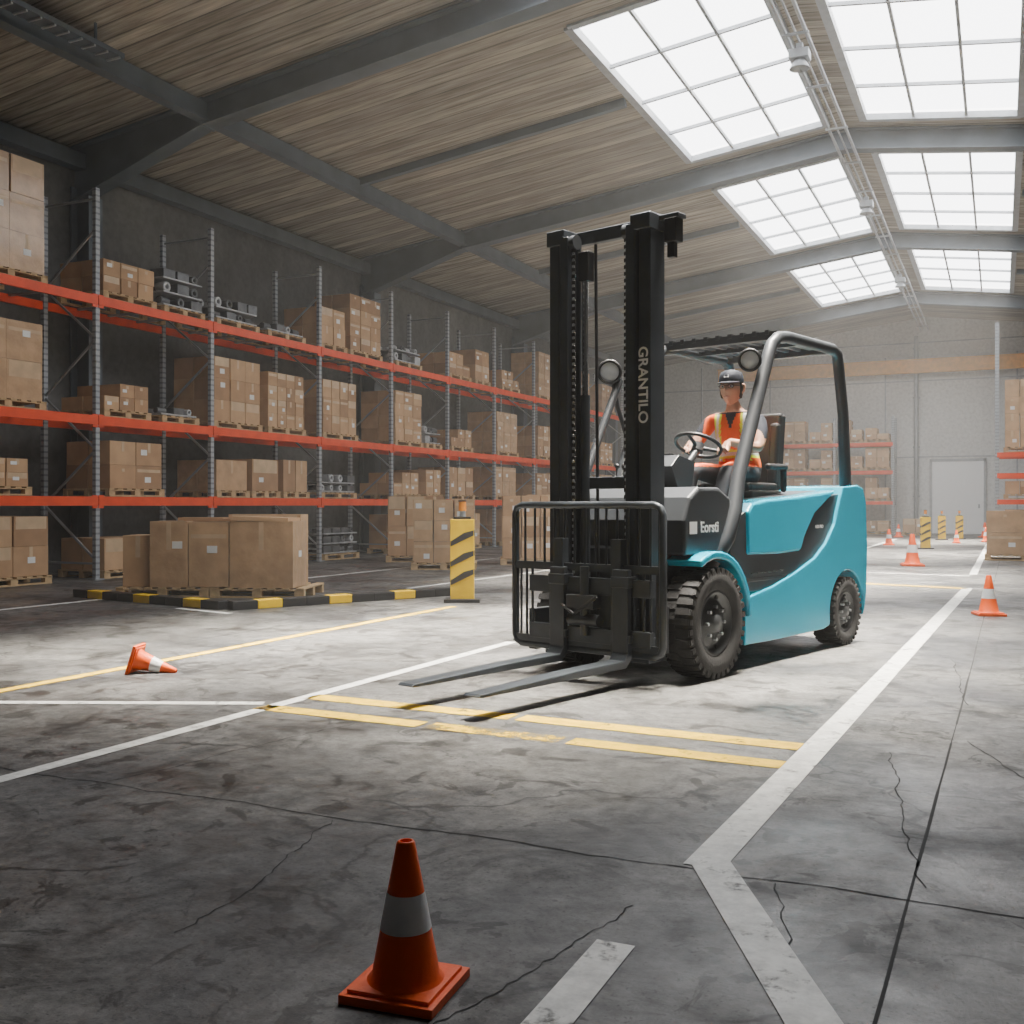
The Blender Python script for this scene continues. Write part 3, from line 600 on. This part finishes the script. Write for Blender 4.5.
b.obj('fork_carriage', parent=FK, bevel=.006)
b = MB(); WL, WR = .57, .635
def rrect(x, y0, y1, z0, z1, c=.06):
    return [(x, y0, z0+c), (x, y0, z1-c), (x, y0+c*.3, z1-c*.3), (x, y0+c, z1), (x, y1-c, z1), (x, y1-c*.3, z1-c*.3), (x, y1, z1-c), (x, y1, z0+c), (x, y1-c*.3, z0+c*.3), (x, y1-c, z0), (x, y0+c, z0), (x, y0+c*.3, z0+c*.3)]
b.tube(rrect(CX, -WR, WL, .20, 1.15), .024, 'mast', 10, closed=True)
b.beam((CX, -WR, .74), (CX, WL, .74), .03, .05, 'mast')
b.beam((CX, -WR, .24), (CX, WL, .24), .03, .05, 'mast')
for i in range(13):
    y = -WR+.09+i*(WR+WL-.18)/12; b.cyl((CX, y, .74), (CX, y, 1.15), .0085, 'mast', 8)
for y in (-.58, -.53, -.48, .43, .48, .53): b.cyl((CX, y, .22), (CX, y, .74), .009, 'mast', 8)
b.box((CX, -WR+.01, .66), (.03, .03, .9), 'mast'); b.box((CX, WL-.01, .66), (.03, .03, .9), 'mast')
b.obj('load_backrest', parent=FK)
for nm, y in (('fork_left', .29), ('fork_right', -.22)):
    b = MB(); z0 = .12; FT = 2.04
    b.prism([(CX+.02, .74), (CX+.065, .74), (CX+.065, z0+.09), (CX+.1, z0+.05), (CX+.6, z0+.045), (FT-.02, z0+.02), (FT, z0+.006), (FT-.04, z0), (CX+.08, z0), (CX+.02, z0+.05)], y-.06, y+.06, 'mast')
    b.box((CX+.02, y, .66), (.1, .14, .07), 'mast'); b.box((CX+.02, y, .3), (.08, .14, .05), 'mast'); b.obj(nm, parent=FK, bevel=.006)
def text(s, size, mtx, name, k='txt'):
    c = bpy.data.curves.new(name, 'FONT'); c.body = s; c.size = size; c.extrude = .001; c.align_x = 'CENTER'; c.align_y = 'CENTER'; c.offset = size*.02
    o = bpy.data.objects.new(name, c); c.materials.append(M[k]); COL.objects.link(o); o.parent = FK; o.matrix_local = mtx; return o
SD = Matrix(((-1, 0, 0, 0), (0, 0, 1, 0), (0, 1, 0, 0), (0, 0, 0, 1)))
text('GRANTILO', .1, Matrix.Translation((.4885, .355, 1.92)) @ Matrix(((0, 0, 1, 0), (0, 1, 0, 0), (-1, 0, 0, 0), (0, 0, 0, 1))), 'mast_decal')
text('Eorsti', .1, Matrix.Translation((-.05, .532, 1.0)) @ SD, 'cowl_decal')
b = MB(); b.box((.16, .531, 1.0), (.09, .004, .08), 'txt'); b.obj('cowl_badge', parent=FK)
text('E-25 PRO', .035, Matrix.Translation((-1.72, .547, .98)) @ SD, 'side_decal')

# ------------------------------------------------------------------ driver
DR = empty('forklift_driver', FK.location, FK.rotation_euler.z)
V = []; E = []; RR = []
def vv(p, r, pa=None):
    V.append(p); RR.append(r); i = len(V)-1
    if pa is not None: E.append((pa, i))
    return i
pel = vv((-1.44, 0, 1.42), .14); s1 = vv((-1.44, 0, 1.54), .135, pel); s2 = vv((-1.40, 0, 1.68), .148, s1); s3 = vv((-1.37, 0, 1.79), .135, s2); s4 = vv((-1.355, 0, 1.87), .08, s3); nk = vv((-1.335, 0, 1.935), .056, s4); hd = vv((-1.325, 0, 1.99), .052, nk)
for s_ in (1, -1):
    a = vv((-1.36, s_*.13, 1.84), .072, s3); a = vv((-1.35, s_*.215, 1.815), .07, a); a = vv((-1.28, s_*.265, 1.70), .058, a)
    a = vv((-1.205, s_*.285, 1.585), .048, a); a = vv((-1.10, s_*.235, 1.60), .046, a); a = vv((-.985, s_*.178, 1.625), .031, a); a = vv((-.95, s_*.163, 1.63), .028, a)
    a = vv((-1.40, s_*.095, 1.38), .1, pel); a = vv((-1.2, s_*.13, 1.40), .085, a); a = vv((-1.0, s_*.15, 1.42), .068, a); a = vv((-.94, s_*.15, 1.38), .064, a); a = vv((-.86, s_*.15, 1.18), .057, a)
    a = vv((-.80, s_*.15, .97), .042, a); a = vv((-.80, s_*.15, .93), .045, a); a = vv((-.68, s_*.16, .918), .037, a); a = vv((-.58, s_*.165, .91), .03, a)
me = bpy.data.meshes.new('sk'); me.from_pydata(V, E, []); so = bpy.data.objects.new('sk', me); COL.objects.link(so)
sm = so.modifiers.new('s', 'SKIN'); ss = so.modifiers.new('ss', 'SUBSURF'); ss.levels = 4; ss.render_levels = 4
for i, d in enumerate(me.skin_vertices[0].data): d.radius = (RR[i], RR[i]); d.use_root = (i == 0)
dg = bpy.context.evaluated_depsgraph_get(); bm_ = bpy.data.meshes.new_from_object(so.evaluated_get(dg)); bpy.data.objects.remove(so)
bm_.name = 'body'
mk = ['vest', 'hiviz', 'silver', 'navy', 'skin', 'trousers', 'boot']
bm_.materials.clear()
for k in mk: bm_.materials.append(M[k])
for v in bm_.vertices:
    x, y, z = v.co
    if 1.36 < z < 1.9 and abs(y) < .2 and x < -1.22:
        f = 1+.2*max(0, min(1, (.2-abs(y))/.1)); v.co.x = -1.40+(x+1.40)*.9; v.co.y = y*f
for p in bm_.polygons:
    p.use_smooth = True; x, y, z = p.center; ay = abs(y); k = 0
    if z < .99: k = 6
    elif z > 1.885: k = 4
    elif (x > -1.235 and ay > .12 and z > 1.53): k = 4
    elif ay > .225 and z > 1.5: k = 3 if z > 1.66 else 4
    elif z < 1.45: k = 5
    else:
        k = 0
        if .085 < ay < .15 and z > 1.5: k = 1
        if .105 < ay < .13 and z > 1.5: k = 2
        if 1.52 < z < 1.59: k = 1
        if 1.54 < z < 1.572: k = 2
        if x > -1.38 and ay < .045*(z-1.74)/.12 and z > 1.74: k = 3
        if z > 1.875: k = 3
    p.material_index = k
bo = bpy.data.objects.new('body', bm_); COL.objects.link(bo); bo.parent = DR
HT = Matrix.Translation((-1.305, 0, 2.065)) @ Matrix.Rotation(math.radians(8), 4, 'Z') @ Matrix.Scale(1.1, 4)
b = MB(); n = 56; m = 44; vs = []; fs = []
for i in range(m+1):
    ph = math.pi*i/m
    for j in range(n):
        t = 2*math.pi*j/n; x = math.sin(ph)*math.cos(t); y = math.sin(ph)*math.sin(t); z = math.cos(ph)
        X = x*.098; Y = y*.077; Z = z*.118
        if z < 0:
            q = -z; Y *= 1-.28*q; X *= (1-.05*q) if x > 0 else (1-.35*q)
        if x > 0:
            X -= .006*max(0, 1-abs(z-.12)/.15)*max(0, 1-abs(abs(y)-.4)/.3)
            X += .030*math.exp(-((z+.12)/.11)**2-(y/.17)**2)
            X += .012*math.exp(-((z-.05)/.15)**2-(y/.12)**2)
            X += .007*math.exp(-((z+.50)/.09)**2-(y/.30)**2)
            X += .012*math.exp(-((z+.82)/.16)**2-(y/.35)**2)
            X += .004*math.exp(-((z-.30)/.09)**2-((abs(y)-.38)/.25)**2)
        vs.append((X, Y, Z))
for i in range(m):
    for j in range(n): fs.append((i*n+j, (i+1)*n+j, (i+1)*n+(j+1) % n, i*n+(j+1) % n))
b.add(vs, fs, 'skin', True, HT)
for s_ in (1, -1):
    b.ball((.0835, s_*.031, .014), (.012, .014, .009), 'eye', 12, HT); b.ball((.094, s_*.031, .014), (.004, .006, .006), 'blk', 8, HT)
    b.tube([(.088, s_*.015, .036), (.09, s_*.032, .041), (.08, s_*.05, .036)], .0035, 'hair', 6, T=HT)
    b.tube([(.0, s_*.078, .028), (-.012, s_*.088, .03), (-.022, s_*.09, .01), (-.014, s_*.086, -.018), (-.002, s_*.078, -.03)], [.008, .009, .009, .008, .007], 'skin', 8, T=HT)
    gl = [(.102-.006*abs(math.cos(a)), s_*(.032+.022*math.cos(a)), .014+.015*math.sin(a)) for a in [2*math.pi*k/16 for k in range(16)]]
    b.tube(gl, .0022, 'blk', 6, closed=True, T=HT); b.tube([(.096, s_*.054, .018), (.05, s_*.08, .02), (-.005, s_*.084, .024)], .0022, 'blk', 6, T=HT)
b.tube([(.104, -.012, .016), (.108, 0, .018), (.104, .012, .016)], .002, 'blk', 6, T=HT)
b.tube([(.094, -.022, -.059), (.101, 0, -.057), (.094, .022, -.059)], [.002, .0045, .002], 'lips', 8, T=HT)
b.obj('head', parent=DR)
b = MB()
vs = []; fs = []; n = 32; m = 12
for i in range(m+1):
    ph = math.pi*(.12+.55*i/m)
    for j in range(n):
        t = math.pi*(.40+1.2*j/(n-1)); vs.append((math.sin(ph)*math.cos(t)*.104-.001, math.sin(ph)*math.sin(t)*.082, math.cos(ph)*.121))
for i in range(m):
    for j in range(n-1): fs.append((i*n+j, (i+1)*n+j, (i+1)*n+j+1, i*n+j+1))
b.add(vs, fs, 'hair', True, HT); b.obj('hair', parent=DR)
b = MB()
b.lathe([(.099, .042), (.101, .06), (.098, .09), (.083, .120), (.05, .136), (.001, .141)], (0, 0, 0), (0, 0, 1), 'navy', 36, T=HT @ Matrix.Scale(1.05, 4, (1, 0, 0)) @ Matrix.Scale(.86, 4, (0, 1, 0)))
b.ball((0, 0, .14), .008, 'navy', 8, HT)
vs = []; K = 17
for i in range(K):
    a = math.radians(-62+124*i/(K-1)); vs.append((.098*math.cos(a), .086*math.sin(a), .046))
for i in range(K):
    a = math.radians(-62+124*i/(K-1)); e_ = .075*math.cos(a*1.25); vs.append((.098*math.cos(a)+max(e_, 0), .086*math.sin(a)*1.03, .044-.018*max(0, math.cos(a*1.2)) ))
vs2 = [(x, y, z+.006) for x, y, z in vs]; q = len(vs); fs = []
for i in range(K-1): fs += [(i, i+1, i+K+1, i+K), (i+q, i+K+q, i+K+1+q, i+1+q), (i+K, i+K+1, i+K+1+q, i+K+q)]
b.add(vs+vs2, fs, 'navy', True, HT)
b.box((.097, 0, .085), (.01, .035, .02), 'silver', (0, -.3, 0), HT); b.obj('cap', parent=DR)
for s_, nm in ((1, 'hand_left'), (-1, 'hand_right')):
    b = MB()
    g = s_*math.radians(128)
    gc = rimp(g); tang = (-ux*math.sin(g)+uy*math.cos(g)); rad = (gc-SC).normalized()
    wr = Vector((-.955, s_*.163, 1.63)); kn = gc+rad*.028+un*.022
    b.tube([wr, wr.lerp(kn, .3), wr.lerp(kn, .7), kn], [.026, .034, .038, .030], 'skin', 14, flat=.55)
    for i in range(4):
        off = tang*((i-1.5)*.019); ln = [.9, 1.05, 1.0, .8][i]
        q0 = gc+off; pts = [q0+rad*.045+un*.016, q0+rad*.018+un*.029, q0-rad*.012*ln+un*.026, q0-rad*.028*ln+un*.006, q0-rad*.022*ln-un*.016*ln]
        b.tube(pts, [.0095, .0095, .009, .0085, .007], 'skin', 10)
    sg = -s_*1
    b.tube([wr.lerp(kn, .35)+tang*sg*.02, gc+rad*.04+tang*sg*.038, gc+rad*.015+tang*sg*.045+un*.015, gc-rad*.01+tang*sg*.043+un*.017], [.014, .0125, .0105, .008], 'skin', 10)
    b.obj(nm, parent=DR)

# ------------------------------------------------------------------ light and camera
w = bpy.data.worlds.new('World'); scene.world = w; w.use_nodes = True; t = w.node_tree
t.nodes['Background'].inputs[0].default_value = (.85, .93, 1, 1); t.nodes['Background'].inputs[1].default_value = 1.5
vsn = t.nodes.new('ShaderNodeVolumeScatter'); vsn.inputs['Density'].default_value = .0026; vsn.inputs['Anisotropy'].default_value = .0
t.links.new(vsn.outputs[0], t.nodes['World Output'].inputs['Volume'])
for q_, (y0, y1) in enumerate(SKY):      # daylight entering each pair of roof lights
    for x in (-4.55, -1.05):
        ld = bpy.data.lights.new('daylight', 'AREA'); ld.shape = 'RECTANGLE'; ld.size = 2.7; ld.size_y = 6.8; ld.energy = 1250; ld.spread = math.radians(28); ld.color = (1, .92, .79)
        o = bpy.data.objects.new('daylight', ld); COL.objects.link(o); o.location = (x, (y0+y1)/2, 9.35)
        o.rotation_euler = Vector((-.07, -.12, -1)).to_track_quat('-Z', 'Y').to_euler()
cd = bpy.data.cameras.new('camera'); cd.sensor_width = 36; cd.lens = 1057/1024*36; cd.shift_y = -7/1024; cd.clip_end = 200
c = bpy.data.objects.new('camera', cd); COL.objects.link(c); c.location = (0, 0, 1.15); c.rotation_euler = (math.radians(90), 0, math.radians(24.8)); scene.camera = c
